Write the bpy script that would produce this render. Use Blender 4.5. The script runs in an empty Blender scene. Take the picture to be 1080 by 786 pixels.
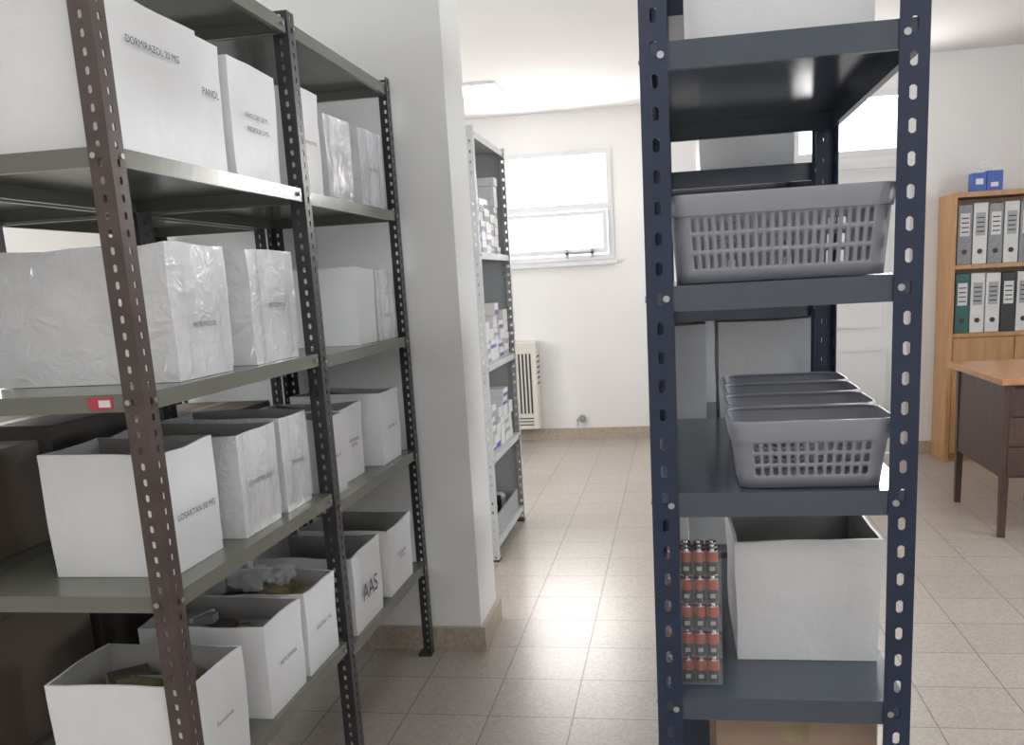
import bpy, bmesh, math, random
from mathutils import Vector, Matrix, noise
random.seed(7)
S = bpy.context.scene
try:
    S.view_settings.view_transform = 'Standard'
except Exception: pass

# ---------------------------------------------------------------- materials
def mat(name, col, rough=0.5, metal=0.0, var=0.0, vscale=8.0, bump=0.0, bscale=30.0, alpha=1.0,
        emis=None, estr=0.0, spec=0.5, coat=0.0, trans=0.0, rvar=0.0, dist=.6, bd=.01):
    m = bpy.data.materials.new(name); m.use_nodes = True
    nt = m.node_tree; b = nt.nodes['Principled BSDF']
    b.inputs['Base Color'].default_value = (*col, 1)
    b.inputs['Roughness'].default_value = rough
    b.inputs['Metallic'].default_value = metal
    b.inputs['Alpha'].default_value = alpha
    b.inputs['Specular IOR Level'].default_value = spec
    b.inputs['Coat Weight'].default_value = coat
    b.inputs['Transmission Weight'].default_value = trans
    if emis:
        b.inputs['Emission Color'].default_value = (*emis, 1)
        b.inputs['Emission Strength'].default_value = estr
    tc = nt.nodes.new('ShaderNodeTexCoord')
    if var > 0:
        n = nt.nodes.new('ShaderNodeTexNoise'); n.inputs['Scale'].default_value = vscale
        n.inputs['Detail'].default_value = 5
        nt.links.new(tc.outputs['Object'], n.inputs['Vector'])
        r = nt.nodes.new('ShaderNodeValToRGB')
        r.color_ramp.elements[0].position = .3; r.color_ramp.elements[1].position = .7
        r.color_ramp.elements[0].color = (*[max(0, c*(1-var)) for c in col], 1)
        r.color_ramp.elements[1].color = (*[min(1, c*(1+var)) for c in col], 1)
        nt.links.new(n.outputs['Fac'], r.inputs['Fac'])
        nt.links.new(r.outputs['Color'], b.inputs['Base Color'])
        if rvar > 0:
            mr = nt.nodes.new('ShaderNodeMapRange')
            mr.inputs['To Min'].default_value = max(.03, rough-rvar)
            mr.inputs['To Max'].default_value = rough+rvar
            nt.links.new(n.outputs['Fac'], mr.inputs['Value'])
            nt.links.new(mr.outputs['Result'], b.inputs['Roughness'])
    if bump > 0:
        n2 = nt.nodes.new('ShaderNodeTexNoise'); n2.inputs['Scale'].default_value = bscale
        n2.inputs['Detail'].default_value = 4; n2.inputs['Distortion'].default_value = dist
        nt.links.new(tc.outputs['Object'], n2.inputs['Vector'])
        bp = nt.nodes.new('ShaderNodeBump'); bp.inputs['Strength'].default_value = bump
        bp.inputs['Distance'].default_value = bd
        nt.links.new(n2.outputs['Fac'], bp.inputs['Height'])
        nt.links.new(bp.outputs['Normal'], b.inputs['Normal'])
    return m

M = {}
M['wall'] = mat('wall_paint', (.79,.78,.77), .8, var=.015, vscale=2, bump=.03, bscale=60, spec=.3)
M['ceil'] = mat('ceiling_paint', (.79,.78,.77), .85, var=.012, vscale=2, spec=.2)
M['base'] = mat('baseboard_stone', (.43,.36,.29), .45, var=.18, vscale=60)
M['paper'] = mat('white_paper_wrap', (.83,.835,.855), .40, var=.025, vscale=6, bump=.35, bscale=11)
M['film'] = mat('taped_white_wrap', (.75,.755,.775), .13, var=.06, vscale=11, bump=.85, bscale=17, coat=.6, rvar=.08, dist=1.4)
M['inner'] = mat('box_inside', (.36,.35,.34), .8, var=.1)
M['card'] = mat('brown_cardboard', (.17,.135,.11), .75, var=.12, vscale=5, bump=.1)
M['cardlt'] = mat('tan_cardboard', (.38,.27,.20), .75, var=.08, vscale=5, bump=.1)
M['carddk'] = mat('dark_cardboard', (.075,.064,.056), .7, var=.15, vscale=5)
M['ink'] = mat('label_ink', (.08,.08,.09), .6)
M['olive'] = mat('olive_grey_enamel', (.165,.168,.142), .22, var=.07, vscale=4, bump=.03, rvar=.08)
M['brownpost'] = mat('brown_enamel', (.078,.055,.050), .35, var=.2, vscale=12)
M['dkpost'] = mat('dark_grey_enamel', (.040,.039,.043), .35, var=.15, vscale=12)
M['navy'] = mat('navy_enamel', (.013,.024,.060), .33, var=.15, vscale=10)
M['steel'] = mat('blue_grey_enamel', (.068,.084,.110), .17, var=.07, vscale=3, bump=.03, rvar=.06)
M['ltgrey'] = mat('light_grey_enamel', (.56,.57,.58), .4, var=.03)
M['midgrey'] = mat('grey_panel', (.36,.37,.38), .5, var=.04)
M['bolt'] = mat('zinc_bolt', (.45,.45,.46), .35, metal=.9)
M['basket'] = mat('grey_plastic', (.27,.278,.315), .4, var=.04, vscale=5)
M['white'] = mat('white_plastic', (.74,.74,.74), .4)
M['frame'] = mat('white_window_frame', (.70,.71,.73), .4, var=.02)
M['blue'] = mat('blue_print', (.03,.10,.42), .4)
M['purple'] = mat('purple_print', (.22,.08,.35), .4)
M['red'] = mat('red_print', (.45,.05,.07), .4)
M['green'] = mat('foil_green', (.26,.28,.15), .25, metal=.3, var=.3, vscale=20)
M['gold'] = mat('kraft_gold', (.34,.27,.16), .5, var=.2, vscale=30)
M['black'] = mat('black_plastic', (.02,.02,.022), .35)
M['copper'] = mat('copper_print', (.42,.075,.035), .3, metal=.2)
M['silver'] = mat('silver_cap', (.75,.75,.75), .25, metal=1)
M['dkgrey'] = mat('dark_slot', (.04,.04,.04), .7)
M['plastic'] = mat('clear_film', (.9,.92,.95), .08, alpha=.22, bump=.6, bscale=25)
M['clear'] = mat('clear_tray', (.9,.9,.92), .08, alpha=.07)
M['heater'] = mat('heater_enamel', (.66,.63,.58), .4, var=.03)
M['lamp'] = mat('lamp_diffuser', (1,1,1), .5, emis=(1,.985,.96), estr=8.8)
M['bind_w'] = mat('binder_white', (.68,.68,.66), .5, var=.05)
M['bind_g'] = mat('binder_grey', (.27,.275,.29), .5, var=.15, vscale=40)
M['bind_k'] = mat('binder_black', (.03,.03,.032), .5)
M['bind_t'] = mat('binder_teal', (.03,.12,.11), .5)

def wood(name, a, b, rough=.4, sc=6):
    m = bpy.data.materials.new(name); m.use_nodes = True; nt = m.node_tree; p = nt.nodes['Principled BSDF']
    tc = nt.nodes.new('ShaderNodeTexCoord'); mp = nt.nodes.new('ShaderNodeMapping')
    mp.inputs['Scale'].default_value = (sc*1.5, sc*1.5, sc*.25)
    n = nt.nodes.new('ShaderNodeTexNoise'); n.inputs['Scale'].default_value = 3; n.inputs['Detail'].default_value = 8
    n.inputs['Distortion'].default_value = .5
    r = nt.nodes.new('ShaderNodeValToRGB')
    r.color_ramp.elements[0].position = .35; r.color_ramp.elements[1].position = .65
    r.color_ramp.elements[0].color = (*a, 1); r.color_ramp.elements[1].color = (*b, 1)
    L = nt.links.new
    L(tc.outputs['Object'], mp.inputs['Vector']); L(mp.outputs['Vector'], n.inputs['Vector'])
    L(n.outputs['Fac'], r.inputs['Fac']); L(r.outputs['Color'], p.inputs['Base Color'])
    p.inputs['Roughness'].default_value = rough
    return m
M['oak'] = wood('honey_oak', (.42,.22,.095), (.52,.29,.13))
M['desk'] = wood('walnut_laminate', (.055,.028,.023), (.085,.044,.036))
M['desktop'] = wood('orange_wood_top', (.42,.20,.09), (.52,.27,.13), .3)

def floor_mat():
    m = bpy.data.materials.new('terrazzo_tiles'); m.use_nodes = True; nt = m.node_tree; p = nt.nodes['Principled BSDF']
    L = nt.links.new
    tc = nt.nodes.new('ShaderNodeTexCoord'); mp = nt.nodes.new('ShaderNodeMapping')
    mp.inputs['Location'].default_value = (.385, -3.445+12, 0)
    L(tc.outputs['Object'], mp.inputs['Vector'])
    br = nt.nodes.new('ShaderNodeTexBrick'); br.offset = 0; br.squash = 1
    br.inputs['Scale'].default_value = 1; br.inputs['Brick Width'].default_value = .30
    br.inputs['Row Height'].default_value = .30; br.inputs['Mortar Size'].default_value = .0026
    br.inputs['Mortar Smooth'].default_value = .3; br.inputs['Bias'].default_value = 0
    br.inputs['Color1'].default_value = (.47,.425,.385,1); br.inputs['Color2'].default_value = (.435,.393,.355,1)
    br.inputs['Mortar'].default_value = (.20,.17,.15,1)
    L(mp.outputs['Vector'], br.inputs['Vector'])
    v = nt.nodes.new('ShaderNodeTexVoronoi'); v.inputs['Scale'].default_value = 95
    L(tc.outputs['Object'], v.inputs['Vector'])
    r = nt.nodes.new('ShaderNodeValToRGB')
    r.color_ramp.elements[0].color = (.80,.785,.77,1); r.color_ramp.elements[1].color = (1.08,1.075,1.07,1)
    L(v.outputs['Color'], r.inputs['Fac'])
    n = nt.nodes.new('ShaderNodeTexNoise'); n.inputs['Scale'].default_value = 1.4; n.inputs['Detail'].default_value = 3
    L(tc.outputs['Object'], n.inputs['Vector'])
    r2 = nt.nodes.new('ShaderNodeValToRGB')
    r2.color_ramp.elements[0].position = .3; r2.color_ramp.elements[1].position = .7
    r2.color_ramp.elements[0].color = (.95,.945,.94,1); r2.color_ramp.elements[1].color = (1.02,1.02,1.02,1)
    L(n.outputs['Fac'], r2.inputs['Fac'])
    m1 = nt.nodes.new('ShaderNodeMixRGB'); m1.blend_type = 'MULTIPLY'; m1.inputs[0].default_value = 1
    L(br.outputs['Color'], m1.inputs[1]); L(r.outputs['Color'], m1.inputs[2])
    m2 = nt.nodes.new('ShaderNodeMixRGB'); m2.blend_type = 'MULTIPLY'; m2.inputs[0].default_value = 1
    L(m1.outputs[0], m2.inputs[1]); L(r2.outputs['Color'], m2.inputs[2])
    L(m2.outputs[0], p.inputs['Base Color'])
    mr = nt.nodes.new('ShaderNodeMapRange'); mr.inputs['To Min'].default_value = .27; mr.inputs['To Max'].default_value = .33
    L(n.outputs['Fac'], mr.inputs['Value']); L(mr.outputs['Result'], p.inputs['Roughness'])
    p.inputs['Specular IOR Level'].default_value = .45
    bp = nt.nodes.new('ShaderNodeBump'); bp.inputs['Strength'].default_value = .4; bp.inputs['Distance'].default_value = .002
    inv = nt.nodes.new('ShaderNodeMath'); inv.operation = 'SUBTRACT'; inv.inputs[0].default_value = 1
    L(br.outputs['Fac'], inv.inputs[1]); L(inv.outputs[0], bp.inputs['Height']); L(bp.outputs['Normal'], p.inputs['Normal'])
    return m
M['floor'] = floor_mat()

# ---------------------------------------------------------------- helpers
def finish(bm, name, mats, parent=None, loc=None, smooth=False, angle=35):
    bmesh.ops.recalc_face_normals(bm, faces=bm.faces)
    me = bpy.data.meshes.new(name)
    bm.to_mesh(me); bm.free()
    for mm in mats: me.materials.append(M[mm])
    if smooth:
        for p in me.polygons: p.use_smooth = True
        try: me.set_sharp_from_angle(angle=math.radians(angle))
        except Exception: pass
    o = bpy.data.objects.new(name, me); S.collection.objects.link(o)
    if loc is not None:
        me.transform(Matrix.Translation(-Vector(loc))); o.location = loc
    if parent:
        o.parent = parent
        o.matrix_parent_inverse = Matrix.Translation(-Vector(parent.location))
    return o

def empty(name, loc=(0,0,0)):
    e = bpy.data.objects.new(name, None); e.location = loc; e.empty_display_size = .1
    S.collection.objects.link(e); return e

def bx(bm, x0,x1,y0,y1,z0,z1, mi=0, rot=0.0, bevel=0.0):
    cx,cy = (x0+x1)/2,(y0+y1)/2
    vs=[]
    for (x,y,z) in [(x0,y0,z0),(x1,y0,z0),(x1,y1,z0),(x0,y1,z0),(x0,y0,z1),(x1,y0,z1),(x1,y1,z1),(x0,y1,z1)]:
        if rot:
            dx,dy=x-cx,y-cy; c,s=math.cos(rot),math.sin(rot); x,y=cx+dx*c-dy*s, cy+dx*s+dy*c
        vs.append(bm.verts.new((x,y,z)))
    fs=[]
    for f in [(0,3,2,1),(4,5,6,7),(0,1,5,4),(1,2,6,5),(2,3,7,6),(3,0,4,7)]:
        fc=bm.faces.new([vs[i] for i in f]); fc.material_index=mi; fs.append(fc)
    if bevel>0:
        es=list({e for f in fs for e in f.edges})
        r=bmesh.ops.bevel(bm, geom=es, offset=bevel, segments=2, affect='EDGES', profile=.5)
        for f in r['faces']: f.material_index=mi
    return vs

def cyl(bm, c, r, h, axis='z', seg=16, mi=0, r2=None):
    rot = {'z':Matrix.Identity(4),'x':Matrix.Rotation(math.pi/2,4,'Y'),'y':Matrix.Rotation(math.pi/2,4,'X')}[axis]
    res = bmesh.ops.create_cone(bm, cap_ends=True, segments=seg, radius1=r, radius2=r if r2 is None else r2, depth=h,
                                matrix=Matrix.Translation(c)@rot)
    fs={f for v in res['verts'] for f in v.link_faces}
    for f in fs: f.material_index=mi

def boxobj(name, x0,x1,y0,y1,z0,z1, m, parent=None, bevel=0.0):
    bm=bmesh.new(); bx(bm,x0,x1,y0,y1,z0,z1,0,bevel=bevel)
    return finish(bm,name,[m],parent,loc=None if parent else ((x0+x1)/2,(y0+y1)/2,z0))

def cell(bm, A,B,C,D, fw, fh, mi=0):
    """quad cell ABCD with an octagonal (pill) hole; fw, fh = hole size fraction"""
    def P(s,t):
        return A*(1-s)*(1-t)+B*s*(1-t)+C*s*t+D*(1-s)*t
    o=[bm.verts.new(v) for v in (A,B,C,D)]
    w=(B-A).length; h=(D-A).length
    hw=fw/2; hh=fh/2; c=.3*min(hw*w,hh*h)*2
    cx=c/w; cy=c/h
    pts=[(-hw+cx,-hh),(hw-cx,-hh),(hw,-hh+cy),(hw,hh-cy),(hw-cx,hh),(-hw+cx,hh),(-hw,hh-cy),(-hw,-hh+cy)]
    k=[bm.verts.new(P(.5+a,.5+b)) for a,b in pts]
    for f in ([o[0],o[1],k[1],k[0]],[o[1],k[2],k[1]],[o[1],o[2],k[3],k[2]],[o[2],k[4],k[3]],
              [o[2],o[3],k[5],k[4]],[o[3],k[6],k[5]],[o[3],o[0],k[7],k[6]],[o[0],k[0],k[7]]):
        fc=bm.faces.new(f); fc.material_index=mi

def post(name, x, y, sx, sy, h, m, parent, w=.046, pitch=.05, hw=.012, hh=.024, z0=0.0):
    bm=bmesh.new(); n=int(h/pitch); pz=h/n
    for d in (Vector((sx,0,0)),Vector((0,sy,0))):
        for i in range(n):
            A=Vector((x,y,z0+i*pz)); B=A+d*w; C=B+Vector((0,0,pz)); D=A+Vector((0,0,pz))
            cell(bm,A,B,C,D,hw/w,hh/pz)
    bmesh.ops.remove_doubles(bm, verts=bm.verts, dist=.0002)
    o=finish(bm,name,[m],parent)
    s=o.modifiers.new('thick','SOLIDIFY'); s.thickness=.0025; s.offset=0
    return o

def board(name, x0,x1,y0,y1,zt,lip,m,parent,rib):
    bm=bmesh.new(); t=.0018; g=.004
    x0+=g;x1-=g;y0+=g;y1-=g
    bx(bm,x0,x1,y0,y1,zt-t,zt)
    for a in ((x0,x1,y0,y0+t),(x0,x1,y1-t,y1),(x0,x0+t,y0,y1),(x1-t,x1,y0,y1)):
        bx(bm,*a,zt-lip,zt-t)
    r=.014   # folded return under each lip
    bx(bm,x0,x1,y0,y0+r,zt-lip-t,zt-lip); bx(bm,x0,x1,y1-r,y1,zt-lip-t,zt-lip)
    bx(bm,x0,x0+r,y0+r,y1-r,zt-lip-t,zt-lip); bx(bm,x1-r,x1,y0+r,y1-r,zt-lip-t,zt-lip)
    if rib:
        xm=(x0+x1)/2
        bx(bm,xm-.03,xm+.03,y0+.01,y1-.01,zt-.014,zt-t)
    return finish(bm,name,[m],parent)

def rack(name, x0,x1, bays, levels, lip, pm, bm_, h, pitch=.05, hw=.012, hh=.024, w=.046, rib=False):
    e=empty(name,((x0+x1)/2,(bays[0][0]+bays[-1][1])/2,0))
    ys=[bays[0][0]]+[b[1] for b in bays]
    for i,y in enumerate(ys):
        sy=1 if i==0 else -1
        if 0<i<len(ys)-1: sy=1
        for j,(x,sx) in enumerate(((x0,1),(x1,-1))):
            pmm = pm[i] if isinstance(pm,list) else pm
            post('post_%d_%d'%(i,j),x,y,sx,sy,h,pmm,e,pitch=pitch,hw=hw,hh=hh,w=w)
    for bi,(b,lv) in enumerate(zip(bays,levels)):
        for k,z in enumerate(lv):
            board('shelf_%d_%d'%(bi,k),x0,x1,b[0],b[1],z,lip,bm_,e,rib)
    bb=bmesh.new()
    for bi,(b,lv) in enumerate(zip(bays,levels)):
        for z in lv:
            for x,sx in ((x0,1),(x1,-1)):
                for y,sy in ((b[0],1),(b[1],-1)):
                    cyl(bb,(x+sx*.034,y-sy*.001,z-lip*.5),.006,.006,'y',8)
                    cyl(bb,(x-sx*.001,y+sy*.034,z-lip*.5),.006,.006,'x',8)
    finish(bb,'bolts',['bolt'],e)
    fb=bmesh.new()
    for y in ys:
        for x,sx in ((x0,1),(x1,-1)):
            ya = y if y==ys[0] else y-.05
            bx(fb,min(x,x+sx*.05)-.002,max(x,x+sx*.05)+.002,ya-.002,ya+.052,0,.012)
    finish(fb,'feet',['dkgrey'],e)
    return e

def label(txt, x,y,z,size,parent,facing='x'):
    cu=bpy.data.curves.new('label_text','FONT'); cu.body=txt; cu.size=size; cu.align_x='CENTER'; cu.align_y='CENTER'
    cu.materials.append(M['ink'])
    o=bpy.data.objects.new('label_text',cu); S.collection.objects.link(o)
    o.location=Vector((x,y,z))
    if facing=='x': o.rotation_euler=(math.pi/2,0,math.pi/2)
    else: o.rotation_euler=(math.pi/2,0,0)
    o.parent=parent; o.matrix_parent_inverse=Matrix.Translation(-Vector(parent.location))
    return o

def whitebox(x0,x1,y0,y1,z0,h,mm='paper',txt=None,size=.022,opened=True,name='white_storage_box',amp=.005,lz=.5,contents=None,flare=.005):
    z0+=.001
    bm=bmesh.new(); z1=z0+h; T=.006
    bot=[(x0+flare,y0+flare),(x1-flare,y0+flare),(x1-flare,y1-flare),(x0+flare,y1-flare)]
    top=[(x0,y0),(x1,y0),(x1,y1),(x0,y1)]
    ob=[bm.verts.new((a,b,z0)) for a,b in bot]; ot=[bm.verts.new((a,b,z1)) for a,b in top]
    bm.faces.new(ob[::-1])
    for i in range(4): bm.faces.new([ob[i],ob[(i+1)%4],ot[(i+1)%4],ot[i]])
    if opened:
        sg=[(1,1),(-1,1),(-1,-1),(1,-1)]
        it=[bm.verts.new((top[i][0]+sg[i][0]*T,top[i][1]+sg[i][1]*T,z1)) for i in range(4)]
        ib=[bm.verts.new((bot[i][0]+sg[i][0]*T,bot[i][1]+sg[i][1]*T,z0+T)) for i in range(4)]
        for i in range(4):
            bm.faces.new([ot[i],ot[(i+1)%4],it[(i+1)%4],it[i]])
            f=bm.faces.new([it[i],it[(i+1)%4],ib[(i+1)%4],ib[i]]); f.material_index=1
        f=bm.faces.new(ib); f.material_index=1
    else:
        bm.faces.new(ot)
    bmesh.ops.subdivide_edges(bm, edges=bm.edges, cuts=7, use_grid_fill=True)
    sd=Vector((random.random()*50,random.random()*50,0))
    for v in bm.verts:
        kz=min(1,(v.co.z-z0)/.05)
        n=noise.noise_vector(v.co*7+sd)
        v.co+=Vector((n.x*amp*kz,n.y*amp*kz,n.z*amp*1.6*kz))
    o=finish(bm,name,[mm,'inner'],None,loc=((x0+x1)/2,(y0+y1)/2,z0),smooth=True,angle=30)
    if txt: label(txt,x1+.004,(y0+y1)/2,z0+h*lz,size*.74,o)
    if mm=='film':
        tb=bmesh.new()
        yy=y0+(y1-y0)*random.uniform(.1,.3)
        bx(tb,x1+.0035,x1+.004,yy,yy+.045,z0+.01,z1-.006)
        bx(tb,x1+.0042,x1+.0046,y1-.055,y1-.01,z0+.02,z1-.01)
        finish(tb,'packing_tape',['plastic'],o)
    if contents:
        cb=bmesh.new()
        zz=z0+h*contents
        bx(cb,x0+.014,x1-.014,y0+.014,y1-.014,z0+.012,zz-.03,0)
        for k in range(9):
            cx=random.uniform(x0+.07,x1-.07); cy=random.uniform(y0+.06,y1-.06); a=random.uniform(0,3)
            hz=random.uniform(.0,.03)
            bx(cb,cx-.045,cx+.045,cy-.022,cy+.022,zz-.035+hz,zz-.015+hz,random.choice([0,1,2,3,3]),rot=a)
        finish(cb,'box_contents',['carddk','green','gold','midgrey'],o)
    return o

def bag(x,y,z,r,parent=None,name='plastic_bag',sq=.6):
    bm=bmesh.new(); bmesh.ops.create_icosphere(bm,subdivisions=4,radius=r,matrix=Matrix.Translation((x,y,z)))
    c=Vector((x,y,z)); sd=Vector((random.random()*9,3,1))
    for v in bm.verts:
        d=v.co-c; d.z*=sq
        k=1+.55*noise.noise(v.co*(1.6/r)+sd)+.25*noise.noise(v.co*(4/r)+sd)
        v.co=c+d*k
    return finish(bm,name,['plastic'],parent,loc=None if parent else (x,y,z),smooth=True,angle=25)

# ---------------------------------------------------------------- room
def wall_panel(name, axis, p0, p1, a0,a1,z0,z1, openings, m='wall'):
    bm=bmesh.new()
    As=sorted({a0,a1,*[o[0] for o in openings],*[o[1] for o in openings]})
    Zs=sorted({z0,z1,*[o[2] for o in openings],*[o[3] for o in openings]})
    for i in range(len(As)-1):
        for j in range(len(Zs)-1):
            ca=(As[i]+As[i+1])/2; cz=(Zs[j]+Zs[j+1])/2
            if any(o[0]<ca<o[1] and o[2]<cz<o[3] for o in openings): continue
            if axis=='y': bx(bm,As[i],As[i+1],p0,p1,Zs[j],Zs[j+1])
            else: bx(bm,p0,p1,As[i],As[i+1],Zs[j],Zs[j+1])
    bmesh.ops.remove_doubles(bm,verts=bm.verts,dist=.0001)
    return finish(bm,name,[m])

CZ=2.97
XL,XR,YB=-4.6,4.4,-2.2
YF=8.36; YF2=7.30; XJ=-.10
bm=bmesh.new(); bx(bm,XL-.2,XR+.2,YB-.2,YF+.2,-.1,0); finish(bm,'floor',['floor'])
bm=bmesh.new(); bx(bm,XL-.2,XR+.2,YB-.2,YF+.2,CZ,CZ+.1); finish(bm,'ceiling',['ceil'])
WIN=(-1.64,-.545,1.66,2.63)
wall_panel('wall_back','y',YF,YF+.2,XL,XJ,0,CZ,[WIN])
DO=(.98,1.72,0,2.2); TR=(.90,1.74,2.28,2.74)
wall_panel('wall_back_right','y',YF2,YF2+.2,XJ,XR,0,CZ,[DO,TR])
boxobj('wall_jog',XJ-.0,XJ+.15,YF2+.2,YF,0,CZ,'wall')
LW=(1.2,2.9,1.35,2.35); LW2=(3.9,5.6,1.35,2.35)
wall_panel('wall_left','x',XL-.2,XL,YB,YF,0,CZ,[LW,LW2])
RW=(1.0,3.2,1.2,2.4)
wall_panel('wall_right','x',XR,XR+.2,YB,YF2,0,CZ,[RW])
wall_panel('wall_front','y',YB-.2,YB,XL,XR,0,CZ,[])
PX=-.83
boxobj('wall_partition',-2.05,PX,3.425,3.74,0,CZ,'wall')
boxobj('baseboard_back',XL,XJ,YF-.02,YF,0,.10,'base')
boxobj('baseboard_back_right',1.74,XR,YF2-.02,YF2,0,.10,'base')
boxobj('baseboard_back_mid',XJ,.96,YF2-.02,YF2,0,.10,'base')
bm=bmesh.new(); bx(bm,-2.07,PX+.02,3.405,3.425,0,.10); bx(bm,PX,PX+.02,3.425,3.76,0,.10); bx(bm,-2.07,PX,3.74,3.76,0,.10)
finish(bm,'baseboard_partition',['base'])

def window(name,axis,plane,a0,a1,z0,z1,split=None,vs=None,fw=.045,depth=.06):
    e=empty(name,((a0+a1)/2,plane,z0) if axis=='y' else (plane,(a0+a1)/2,z0))
    bm=bmesh.new()
    def bar(p,q,r,s,d0=0,d1=depth):
        if axis=='y': bx(bm,p,q,plane+d0,plane+d1,r,s)
        else: bx(bm,plane+d0,plane+d1,p,q,r,s)
    bar(a0,a1,z0,z0+fw); bar(a0,a1,z1-fw,z1); bar(a0,a0+fw,z0+fw,z1-fw); bar(a1-fw,a1,z0+fw,z1-fw)
    if split: bar(a0+fw,a1-fw,split-.03,split+.03)
    if vs:
        for v in vs: bar(v-.02,v+.02,z0+fw,z1-fw)
    finish(bm,'frame',['frame'],e)
    return e
w1=window('window_1','y',YF-.02,WIN[0],WIN[1],WIN[2],WIN[3],split=2.13,depth=.09)
bm=bmesh.new()
for a in ((WIN[0]+.05,WIN[1]-.05,1.72,1.76),(WIN[0]+.05,WIN[1]-.05,2.055,2.095)):
    bx(bm,a[0],a[1],YF-.05,YF-.02,a[2],a[3])
for x in (WIN[0]+.05,WIN[1]-.09): bx(bm,x,x+.04,YF-.05,YF-.02,1.76,2.055)
finish(bm,'lower_sash',['frame'],w1)
bm=bmesh.new(); bx(bm,-.99,-.72,YF-.075,YF-.055,1.715,1.735); bx(bm,-.98,-.955,YF-.075,YF-.04,1.68,1.76); bx(bm,-.75,-.725,YF-.075,YF-.04,1.68,1.76)
finish(bm,'latch',['midgrey'],w1)
boxobj('trim_1',WIN[0]-.03,WIN[1]+.03,YF-.05,YF,WIN[2]-.045,WIN[2]-.005,'frame')
window('window_2','y',YF2-.01,TR[0],TR[1],TR[2],TR[3],depth=.08)
window('window_3','x',XL-.1,LW[0],LW[1],LW[2],LW[3],vs=[2.05])
window('window_4','x',XL-.1,LW2[0],LW2[1],LW2[2],LW2[3],vs=[4.75])
window('window_5','x',XR+.02,RW[0],RW[1],RW[2],RW[3],vs=[2.1])
d=empty('door_1',(1.35,YF2,0))
bm=bmesh.new()
bx(bm,.95,1.0,YF2-.03,YF2+.1,0,2.24); bx(bm,1.70,1.75,YF2-.03,YF2+.1,0,2.24); bx(bm,1.0,1.70,YF2-.03,YF2+.1,2.19,2.24)
finish(bm,'door_frame',['frame'],d)
bm=bmesh.new()
bx(bm,1.005,1.695,YF2+.02,YF2+.06,.01,2.185)
for z0,z1 in ((.15,.85),(1.0,2.05)):
    bx(bm,1.09,1.61,YF2+.008,YF2+.02,z0,z0+.03); bx(bm,1.09,1.61,YF2+.008,YF2+.02,z1-.03,z1)
    bx(bm,1.09,1.12,YF2+.008,YF2+.02,z0+.03,z1-.03); bx(bm,1.58,1.61,YF2+.008,YF2+.02,z0+.03,z1-.03)
finish(bm,'door_leaf',['white'],d)
bm=bmesh.new(); cyl(bm,(1.065,YF2-.02,1.02),.012,.06,'y',12); bx(bm,1.055,1.17,YF2-.055,YF2-.04,1.01,1.03); bx(bm,1.04,1.09,YF2+.01,YF2+.02,.93,1.1)
finish(bm,'door_handle',['bolt'],d)

def lamp(x,y,lx,ly):
    e=empty('ceiling_lamp_or_fill',(x,y,CZ))
    bm=bmesh.new(); bx(bm,x-lx/2-.01,x+lx/2+.01,y-ly/2-.01,y+ly/2+.01,CZ-.02,CZ-.0005); finish(bm,'housing',['white'],e)
    bm=bmesh.new(); bx(bm,x-lx/2,x+lx/2,y-ly/2,y+ly/2,CZ-.032,CZ-.02,bevel=.005); finish(bm,'diffuser',['lamp'],e)
lamp(-1.45,7.1,.30,.36)
lamp(1.9,4.2,.3,1.2); lamp(-.35,1.0,.3,1.2); lamp(-3.2,2.4,.3,1.2); lamp(2.4,.8,.3,1.2); lamp(-.2,-1.2,1.2,.3); lamp(-2.6,-1.0,1.2,.3)  # out-of-view panels added as ambient and frontal fill, not known fixtures
lamp(-2.7,6.0,.3,1.2); lamp(1.6,-1.4,1.2,.3)  # two more unseen panels, added for fill light

# ---------------------------------------------------------------- left rack
LX0,LX1=-1.55,-1.03
lv1=[.43,.905,1.325,1.79,2.235]; lv2=[.395,.865,1.315,1.785,2.235]
rack('slotted_angle_rack',LX0,LX1,[(1.59,2.485),(2.485,3.385)],[lv1,lv2],.034,['brownpost','dkpost','dkpost'],'olive',2.26,pitch=.032,hw=.009,hh=.015,w=.044)
rack('slotted_angle_rack',-2.04,-1.58,[(1.59,2.485),(2.485,3.385)],[lv1,lv2],.034,'dkpost','olive',2.26,pitch=.032,hw=.009,hh=.015,w=.044)

XF=-1.06
whitebox(-1.51,XF+.01,1.63,2.0,1.79,.30,'paper','DORMIRAZOL 20 MG',.028,False,lz=.72)
whitebox(-1.46,XF-.01,2.01,2.14,1.79,.30,'paper','PANOL',.032,False,lz=.6)
whitebox(-1.46,XF,2.16,2.42,1.79,.285,'paper','RINOCORT 50 ML\n\nRISOFOLIN 2 MG',.022,False,lz=.5)
whitebox(-1.44,XF,2.55,2.73,1.785,.30,'paper','PARACETAMOL',.018,False)
whitebox(-1.42,XF,2.77,2.99,1.785,.26,'film','',.022,False)
whitebox(-1.42,XF,3.08,3.32,1.785,.265,'film','RANITIDINA',.022,False)
whitebox(-1.51,XF,1.78,2.03,1.325,.295,'film','METOPROLOL',.022,False,lz=.4,amp=.007)
whitebox(-1.47,XF,2.15,2.42,1.325,.295,'film','METFORMIN',.024,False,lz=.5,amp=.007)
whitebox(-1.42,XF,2.92,3.11,1.315,.26,'paper','',.022,False)
whitebox(-1.42,XF,3.13,3.32,1.315,.25,'film','DERMATOP',.02,False,lz=.35)
whitebox(-1.385,-1.09,1.71,1.935,.905,.275,'paper','LOSARTAN 50 MG',.027,contents=.5,lz=.45)
whitebox(-1.42,-1.065,2.0,2.21,.905,.265,'film','LOSARTAN 50 MG',.025,contents=.5)
whitebox(-1.42,-1.065,2.245,2.42,.905,.265,'film','CARVEDILOL',.02,contents=.5)
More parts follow.
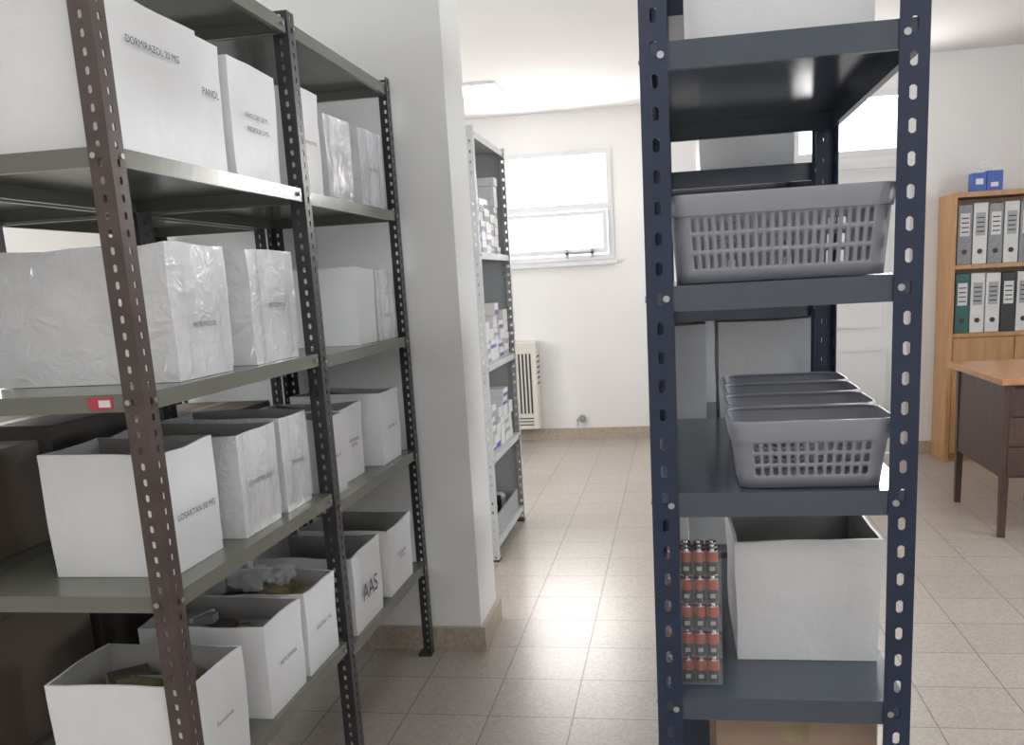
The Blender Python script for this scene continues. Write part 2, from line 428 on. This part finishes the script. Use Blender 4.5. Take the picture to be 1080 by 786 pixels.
whitebox(-1.42,-1.07,2.54,2.72,.865,.25,'paper','ATENOLOL',.02,contents=.5)
whitebox(-1.42,-1.10,2.77,2.97,.865,.25,'paper','FENOBARB\n100 MG',.024,contents=.5)
whitebox(-1.40,-1.06,3.06,3.28,.865,.265,'paper','ENALAPRIL 10',.022,contents=.5)
whitebox(-1.39,-1.04,1.63,1.86,.43,.255,'paper','Furosemida',.022,contents=.8,lz=.5)
whitebox(-1.39,-1.04,1.975,2.2,.43,.25,'paper','METFORMINA',.022,contents=.85)
b5c=whitebox(-1.40,-1.04,2.225,2.45,.43,.245,'paper','RIVOTRIL 2 MG',.022,contents=.85)
whitebox(-1.38,-1.04,2.6,2.87,.395,.265,'paper','AAS',.11,contents=.7,lz=.45)
whitebox(-1.38,-1.04,2.96,3.24,.395,.25,'paper','COLCHICINA\n100 MG',.022,contents=.7)
bag(-1.25,2.33,.70,.06,b5c); bag(-1.17,2.36,.69,.045,b5c)
bag(-1.30,1.82,2.135,.05,sq=.45); bag(-1.18,1.86,2.13,.04,sq=.45)
bm=bmesh.new(); bx(bm,-1.155,-1.10,1.592,1.5935,1.295,1.320,0); bx(bm,-1.13,-1.105,1.5912,1.592,1.300,1.314,1); finish(bm,'price_sticker',['red','white'])

def cardbox(x0,x1,y0,y1,z0,h,m='card',txt=None):
    z0+=.001
    bm=bmesh.new(); bx(bm,x0,x1,y0,y1,z0,z0+h,0,bevel=.003)
    bx(bm,x0+.002,(x0+x1)/2-.002,y0+.002,y1-.002,z0+h,z0+h+.003,0); bx(bm,(x0+x1)/2+.002,x1-.002,y0+.002,y1-.002,z0+h,z0+h+.003,0)
    bx(bm,(x0+x1)/2-.025,(x0+x1)/2+.025,y0-.001,y1+.001,z0+h+.003,z0+h+.0036,1)
    bx(bm,(x0+x1)/2-.025,(x0+x1)/2+.025,y0-.001,y0,z0+h-.06,z0+h+.0036,1)
    o=finish(bm,'cardboard_box',[m,'gold'],loc=((x0+x1)/2,(y0+y1)/2,z0))
    if txt: label(txt,(x0+x1)/2,y0-.0015,z0+h*.6,.07,o,'y')
cardbox(-2.00,-1.62,1.66,2.02,.905,.26,'card')
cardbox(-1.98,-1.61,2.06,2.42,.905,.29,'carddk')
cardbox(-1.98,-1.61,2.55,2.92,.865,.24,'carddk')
cardbox(-1.98,-1.61,2.96,3.33,.865,.22,'card')
cardbox(-1.98,-1.61,1.68,2.1,.43,.34,'card','FRAGIL')
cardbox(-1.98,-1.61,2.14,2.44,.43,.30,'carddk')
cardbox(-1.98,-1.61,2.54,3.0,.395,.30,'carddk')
cardbox(-1.95,-1.63,1.75,2.3,.0,.33,'card')

# ---------------------------------------------------------------- right rack
RX0,RX1,RY0,RY1=-.05,.405,1.59,2.45
rl=[.31,.708,1.107,1.478,1.876,2.25]
rack('navy_metal_rack',RX0,RX1,[(RY0,RY1)],[rl],.043,'navy','steel',2.30,pitch=.05,hw=.012,hh=.023,w=.046)
rack('navy_metal_rack',RX0,RX1,[(2.52,3.38)],[[.31,.70,1.07,1.41,1.765,2.2]],.043,'navy','steel',2.30,pitch=.05,hw=.012,hh=.023)

def outline(w,d,r,nx,ny,nc=3):
    pts=[]
    def seg(p,q,n):
        for i in range(n):
            t=i/n; pts.append((Vector((p[0]+(q[0]-p[0])*t,p[1]+(q[1]-p[1])*t)),True))
    def arc(c,a0):
        for i in range(nc):
            a=a0+math.pi/2*i/nc; pts.append((Vector((c[0]+r*math.cos(a),c[1]+r*math.sin(a))),False))
    W,D=w/2,d/2
    seg((-W+r,-D),(W-r,-D),nx); arc((W-r,-D+r),-math.pi/2)
    seg((W,-D+r),(W,D-r),ny); arc((W-r,D-r),0)
    seg((W-r,D),(-W+r,D),nx); arc((-W+r,D-r),math.pi/2)
    seg((-W,D-r),(-W,-D+r),ny); arc((-W+r,-D+r),math.pi)
    return pts

def basket(cx,cy,z0,w,d,h,taper,nx,ny,rows,fw,fh,rimh,foot=.02,name='plastic_basket'):
    bm=bmesh.new(); z0+=.002
    top=outline(w,d,.03,nx,ny); N=len(top)
    def P(i,z):
        t=(z-z0)/h
        v=top[i%N][0]
        sx=(w-2*taper*(1-t))/w; sy=(d-2*taper*(1-t))/d
        return Vector((cx+v.x*sx,cy+v.y*sy,z))
    zb=z0+foot; zt=z0+h-rimh
    for i in range(N):
        st=top[i][1]
        bm.faces.new([bm.verts.new(p) for p in (P(i,z0),P(i+1,z0),P(i+1,zb),P(i,zb))])
        for r in range(rows):
            za=zb+(zt-zb)*r/rows; zc=zb+(zt-zb)*(r+1)/rows
            if st: cell(bm,P(i,za),P(i+1,za),P(i+1,zc),P(i,zc),fw,fh)
            else: bm.faces.new([bm.verts.new(p) for p in (P(i,za),P(i+1,za),P(i+1,zc),P(i,zc))])
        def Q(i,z,o):
            v=top[i%N][0]; n=Vector((v.x/(w/2),v.y/(d/2)))
            n=Vector((math.copysign(abs(n.x)**6,n.x),math.copysign(abs(n.y)**6,n.y)))
            if n.length>0: n.normalize()
            b=P(i,z); return Vector((b.x+n.x*o,b.y+n.y*o,b.z))
        prof=[(zt,0),(zt,.004),(z0+h-.004,.006),(z0+h,.004),(z0+h,.0),(z0+h-.004,-.001)]
        for a in range(len(prof)-1):
            p,q=prof[a],prof[a+1]
            bm.faces.new([bm.verts.new(x) for x in (Q(i,p[0],p[1]),Q(i+1,p[0],p[1]),Q(i+1,q[0],q[1]),Q(i,q[0],q[1]))])
    bm.faces.new([bm.verts.new(P(i,z0+.003)) for i in range(N)])
    bmesh.ops.remove_doubles(bm,verts=bm.verts,dist=.0003)
    o=finish(bm,name,['basket'],loc=(cx,cy,z0),smooth=True,angle=40)
    s=o.modifiers.new('thick','SOLIDIFY'); s.thickness=.0022; s.offset=-1
    return o

basket(.179,1.735,1.478,.375,.26,.15,.012,22,15,3,.46,.74,.036)
for i in range(4):
    basket(.232+.008*i,1.69+.19*i,1.107,.278,.175,.125,.016,13,8,3,.60,.70,.038)
basket(.18,2.2,1.478,.34,.24,.14,.012,20,14,3,.42,.72,.032)
whitebox(.03,.345,1.68,2.1,1.876,.28,'paper',None,opened=False)
whitebox(.105,.39,1.765,2.1,.708,.255,'paper',None,opened=True,contents=.3)
cardbox(.06,.37,1.68,2.1,.31,.325,'cardlt')
cardbox(.08,.35,2.15,2.4,.31,.28,'card')
whitebox(.07,.33,2.6,2.95,1.765,.26,'paper',None,opened=False)
whitebox(.115,.38,2.6,2.9,1.07,.285,'paper',None,opened=False,amp=.008)
whitebox(-.03,.085,2.6,2.95,1.07,.285,'paper',None,opened=False)
whitebox(-.02,.25,3.0,3.3,1.07,.29,'paper',None,opened=False)
whitebox(-.0,.33,2.6,3.0,1.41,.27,'paper',None,opened=False)
whitebox(.02,.36,2.6,3.0,.70,.27,'paper',None,opened=False)
whitebox(.02,.36,2.6,3.0,.31,.27,'paper',None,opened=False)

bp=empty('battery_pack',(.022,1.68,.709))
bm=bmesh.new()
for tier in range(5):
    z=.713+tier*.055
    for i in range(4):
        for j in range(3):
            x=-.016+i*.0245; y=1.662+j*.026
            cyl(bm,(x,y,z+.012),.0112,.024,'z',14,0)
            cyl(bm,(x,y,z+.034),.0112,.020,'z',14,1)
            cyl(bm,(x,y,z+.0455),.0108,.003,'z',14,2)
            cyl(bm,(x,y,z+.0485),.004,.003,'z',10,2)
            bx(bm,x-.005,x+.005,y-.0118,y-.0112,z+.008,z+.016,3)
finish(bm,'cells',['black','copper','silver','midgrey'],bp,smooth=True)
bm=bmesh.new()
for tier in range(5):
    z=.709+tier*.055
    bx(bm,-.031,.074,1.646,1.73,z+.0005,z+.002)
    bx(bm,-.031,.074,1.6455,1.6462,z+.002,z+.052)
    bx(bm,.0735,.0742,1.6462,1.73,z+.002,z+.052)
finish(bm,'clear_tray',['clear'],bp)

# ---------------------------------------------------------------- far light-grey rack
FX0,FX1,FY0,FY1=-1.40,-.985,4.58,5.46
e=rack('light_metal_rack',FX0,FX1,[(FY0,FY1)],[[.10,.57,1.07,1.66,2.26]],.032,'ltgrey','ltgrey',2.28,pitch=.05,hw=.008,hh=.016,w=.034)
bm=bmesh.new(); bx(bm,FX0-.002,FX0,FY0+.01,FY1-.01,.08,2.26); bx(bm,FX0,FX1-.03,FY1-.001,FY1+.001,.08,2.26)
finish(bm,'back_panel',['midgrey'],e)

def stack(x1,y0,y1,z0,hmax,name='medicine_box_stack'):
    bm=bmesh.new(); y=y0; z0+=.001
    while y<y1-.05:
        w=random.uniform(.08,.15); z=z0; top=random.uniform(.5,1)*hmax
        while z<z0+top:
            h=random.uniform(.04,.075)
            mi=random.choice([0,0,0,0,1,2,3,3])
            dx=random.uniform(0,.015)
            bx(bm,x1-.2,x1-dx,y,min(y+w,y1),z,z+h-.002,0)
            if mi: bx(bm,x1-dx,x1-dx+.0008,y+.004,min(y+w,y1)-.004,z+.004,z+h*.45,mi)
            z+=h
        y+=w+.008
    return finish(bm,name,['white','blue','purple','midgrey'],loc=(x1-.1,(y0+y1)/2,z0))
stack(-1.01,4.64,5.30,1.66,.40); stack(-1.01,4.64,5.4,1.07,.26); stack(-1.01,4.64,5.4,.57,.27)
bm=bmesh.new(); bx(bm,-1.36,-1.01,4.66,5.38,.102,.112,0)
for a in ((-1.36,-1.01,4.66,4.67),(-1.36,-1.01,5.37,5.38),(-1.36,-1.35,4.67,5.37),(-1.02,-1.01,4.67,5.37)): bx(bm,*a,.112,.22,0)
for k in range(16):
    x=random.uniform(-1.28,-1.1); y=random.uniform(4.78,5.26); bx(bm,x-.05,x+.05,y-.05,y+.05,.113+random.random()*.03,.2+random.random()*.1,random.choice([1,2,2]),rot=random.random())
finish(bm,'storage_crate',['midgrey','black','white'],loc=(-1.18,5.0,.101))

# ---------------------------------------------------------------- heater
h=empty('wall_gas_heater',(-1.55,YF,.13))
hx0,hx1=-1.85,-1.285
bm=bmesh.new(); bx(bm,hx0,hx1,YF-.20,YF-.002,.13,.95,bevel=.012); finish(bm,'casing',['heater'],h)
bm=bmesh.new()
n=14
for i in range(n):
    x=hx0+.06+i*(hx1-hx0-.12)/(n-1); bx(bm,x-.008,x+.008,YF-.2035,YF-.2,.28,.84)
finish(bm,'louvre_slots',['dkgrey'],h)
bm=bmesh.new()
for i in range(6): bx(bm,hx1,hx1+.002,YF-.18,YF-.03,.55+i*.05,.565+i*.05)
for i in range(3): bx(bm,hx0+.05,hx1-.05,YF-.2035,YF-.2,.17+i*.03,.18+i*.03)
finish(bm,'side_vents',['dkgrey'],h)
g=empty('gas_valve',(-.90,YF-.03,.19))
bm=bmesh.new(); cyl(bm,(-.90,YF-.02,.19),.035,.02,'y',16); cyl(bm,(-.90,YF-.05,.19),.012,.06,'y',12); bx(bm,-.95,-.88,YF-.085,YF-.075,.183,.197); cyl(bm,(-.94,YF-.06,.16),.008,.07,'z',8)
finish(bm,'valve_body',['bolt'],g)

# ---------------------------------------------------------------- cabinet
cx0,cx1,cy0,cy1,ch=1.955,2.87,6.95,YF2-.012,1.95
c=empty('wooden_binder_cabinet',((cx0+cx1)/2,(cy0+cy1)/2,0))
bm=bmesh.new()
bx(bm,cx0,cx0+.035,cy0,cy1,0,ch,bevel=.003); bx(bm,cx1-.035,cx1,cy0,cy1,0,ch,bevel=.003)
bx(bm,cx0+.035,cx1-.035,cy0,cy1,ch-.035,ch); bx(bm,cx0+.035,cx1-.035,cy1-.01,cy1,.0,ch-.035)
for z in (1.445,.955): bx(bm,cx0+.035,cx1-.035,cy0+.01,cy1-.01,z-.03,z)
bx(bm,cx0+.035,cx1-.035,cy0+.02,cy1-.01,.06,.09); bx(bm,cx0+.035,cx1-.035,cy0+.03,cy0+.05,0,.06)
finish(bm,'carcass',['oak'],c)
bm=bmesh.new(); xm=(cx0+cx1)/2
bx(bm,cx0+.038,xm-.002,cy0,cy0+.02,.065,.92,bevel=.003); bx(bm,xm+.002,cx1-.038,cy0,cy0+.02,.065,.92,bevel=.003)
finish(bm,'doors',['oak'],c)
bm=bmesh.new(); cyl(bm,(xm-.05,cy0-.012,.6),.012,.024,'y',12); cyl(bm,(xm+.05,cy0-.012,.6),.012,.024,'y',12); finish(bm,'knobs',['bolt'],c)
def binders(z,seq):
    bm=bmesh.new(); x=cx0+.05
    for mi in seq:
        w=.104
        if x+w>cx1-.04: break
        hh=.43-random.random()*.015
        bx(bm,x,x+w-.007,cy0+.03,cy0+.28,z+.001,z+hh,mi,bevel=.004)
        bx(bm,x+.016,x+w-.023,cy0+.0285,cy0+.03,z+.20,z+.36,5 if mi==0 else 0)
        for k in range(4): bx(bm,x+.024,x+w-.031,cy0+.0275,cy0+.0285,z+.225+k*.032,z+.233+k*.032,2)
        cyl(bm,(x+w/2-.003,cy0+.028,z+.09),.018,.004,'y',16,2)
        x+=w
    finish(bm,'ring_binders',['bind_w','bind_g','bind_k','bind_t','bind_w','midgrey'],loc=(xm,cy0+.15,z))
binders(1.445,[1,0,1,0,1,0,2,1]); binders(.955,[3,0,0,2,0,1,0,2])
bm=bmesh.new(); bx(bm,2.10,2.19,cy0+.05,cy0+.15,ch+.001,ch+.13,1); bx(bm,2.195,2.30,cy0+.05,cy0+.15,ch+.001,ch+.14,1); bx(bm,2.12,2.17,cy0+.0485,cy0+.05,ch+.05,ch+.09,0); bx(bm,2.22,2.27,cy0+.0485,cy0+.05,ch+.03,ch+.06,0)
sb=finish(bm,'blue_supply_boxes',['white','blue'],loc=(2.2,cy0+.1,ch+.001))
bag(2.2,cy0+.1,ch+.18,.05,parent=sb,name='crumpled_bag',sq=.7)

# ---------------------------------------------------------------- desk
dx0,dx1,dy0,dy1,dz=1.655,3.1,4.92,5.86,.87
k=empty('office_desk',((dx0+dx1)/2,(dy0+dy1)/2,0))
bm=bmesh.new(); bx(bm,dx0,dx1,dy0,dy1,dz-.035,dz,bevel=.004); finish(bm,'desk_top',['desktop'],k)
bm=bmesh.new()
bx(bm,dx0+.04,dx0+.48,dy0+.06,dy1-.08,.33,dz-.035); bx(bm,dx1-.48,dx1-.04,dy0+.06,dy1-.08,.33,dz-.035)
bx(bm,dx0+.48,dx1-.48,dy1-.12,dy1-.10,.40,dz-.035)
finish(bm,'pedestals',['desk'],k)
bm=bmesh.new()
for x0 in (dx0+.05,dx1-.47):
    for i in range(3): bx(bm,x0+.01,x0+.41,dy0+.045,dy0+.06,.345+i*.16,.345+i*.16+.15,bevel=.003)
finish(bm,'drawer_fronts',['desk'],k)
bm=bmesh.new()
for x0 in (dx0+.05,dx1-.47):
    for i in range(3): bx(bm,x0+.15,x0+.27,dy0+.03,dy0+.045,.42+i*.16,.43+i*.16)
finish(bm,'drawer_pulls',['bolt'],k)
bm=bmesh.new()
for x in (dx0+.03,dx0+.44,dx1-.48,dx1-.08):
    for y in (dy0+.045,dy1-.12):
        vs=bx(bm,x,x+.05,y,y+.05,0,.834)
        for v in vs[:4]:
            v.co.x+=(x+.025-v.co.x)*.35; v.co.y+=(y+.025-v.co.y)*.35
finish(bm,'legs',['desk'],k)

# ---------------------------------------------------------------- lights
W=bpy.data.worlds.new('world'); S.world=W; W.use_nodes=True
bg=W.node_tree.nodes['Background']; bg.inputs[0].default_value=(.95,.98,1,1); bg.inputs[1].default_value=2.4
def area(name,loc,rot,sx,sy,p,col=(1,1,1)):
    l=bpy.data.lights.new(name,'AREA'); l.shape='RECTANGLE'; l.size=sx; l.size_y=sy; l.energy=p; l.color=col
    o=bpy.data.objects.new(name,l); o.location=loc; o.rotation_euler=rot; S.collection.objects.link(o)
R=math.radians
area('daylight_back',((WIN[0]+WIN[1])/2,YF+.25,2.15),(R(-90),0,0),1.2,1.0,80,(1,.965,.93))
area('daylight_transom',(1.32,YF2+.3,2.51),(R(-90),0,0),.9,.5,45,(1,.97,.94))
area('daylight_left',(XL-.3,2.05,1.85),(0,R(-90),0),1.0,1.7,95,(.90,.96,1))
area('daylight_left_far',(XL-.3,4.75,1.85),(0,R(-90),0),1.0,1.7,110,(1,.975,.95))
area('daylight_right',(XR+.3,2.1,1.8),(0,R(90),0),1.2,2.2,150,(.90,.96,1))

# ---------------------------------------------------------------- camera
cam=bpy.data.cameras.new('camera'); co=bpy.data.objects.new('camera',cam); S.collection.objects.link(co)
Y=Vector((152,192,-940)).normalized(); Hh=Vector((1,.055,0)); Z=Hh.cross(Y).normalized(); X=Y.cross(Z)
m=Matrix((X,Y,Z)).to_4x4(); m.translation=(0,0,1.5)
co.matrix_world=m
cam.sensor_width=36; cam.lens=36*940/1080; cam.shift_x=-20/1080; cam.shift_y=87/1080; cam.clip_start=.02
S.camera=co
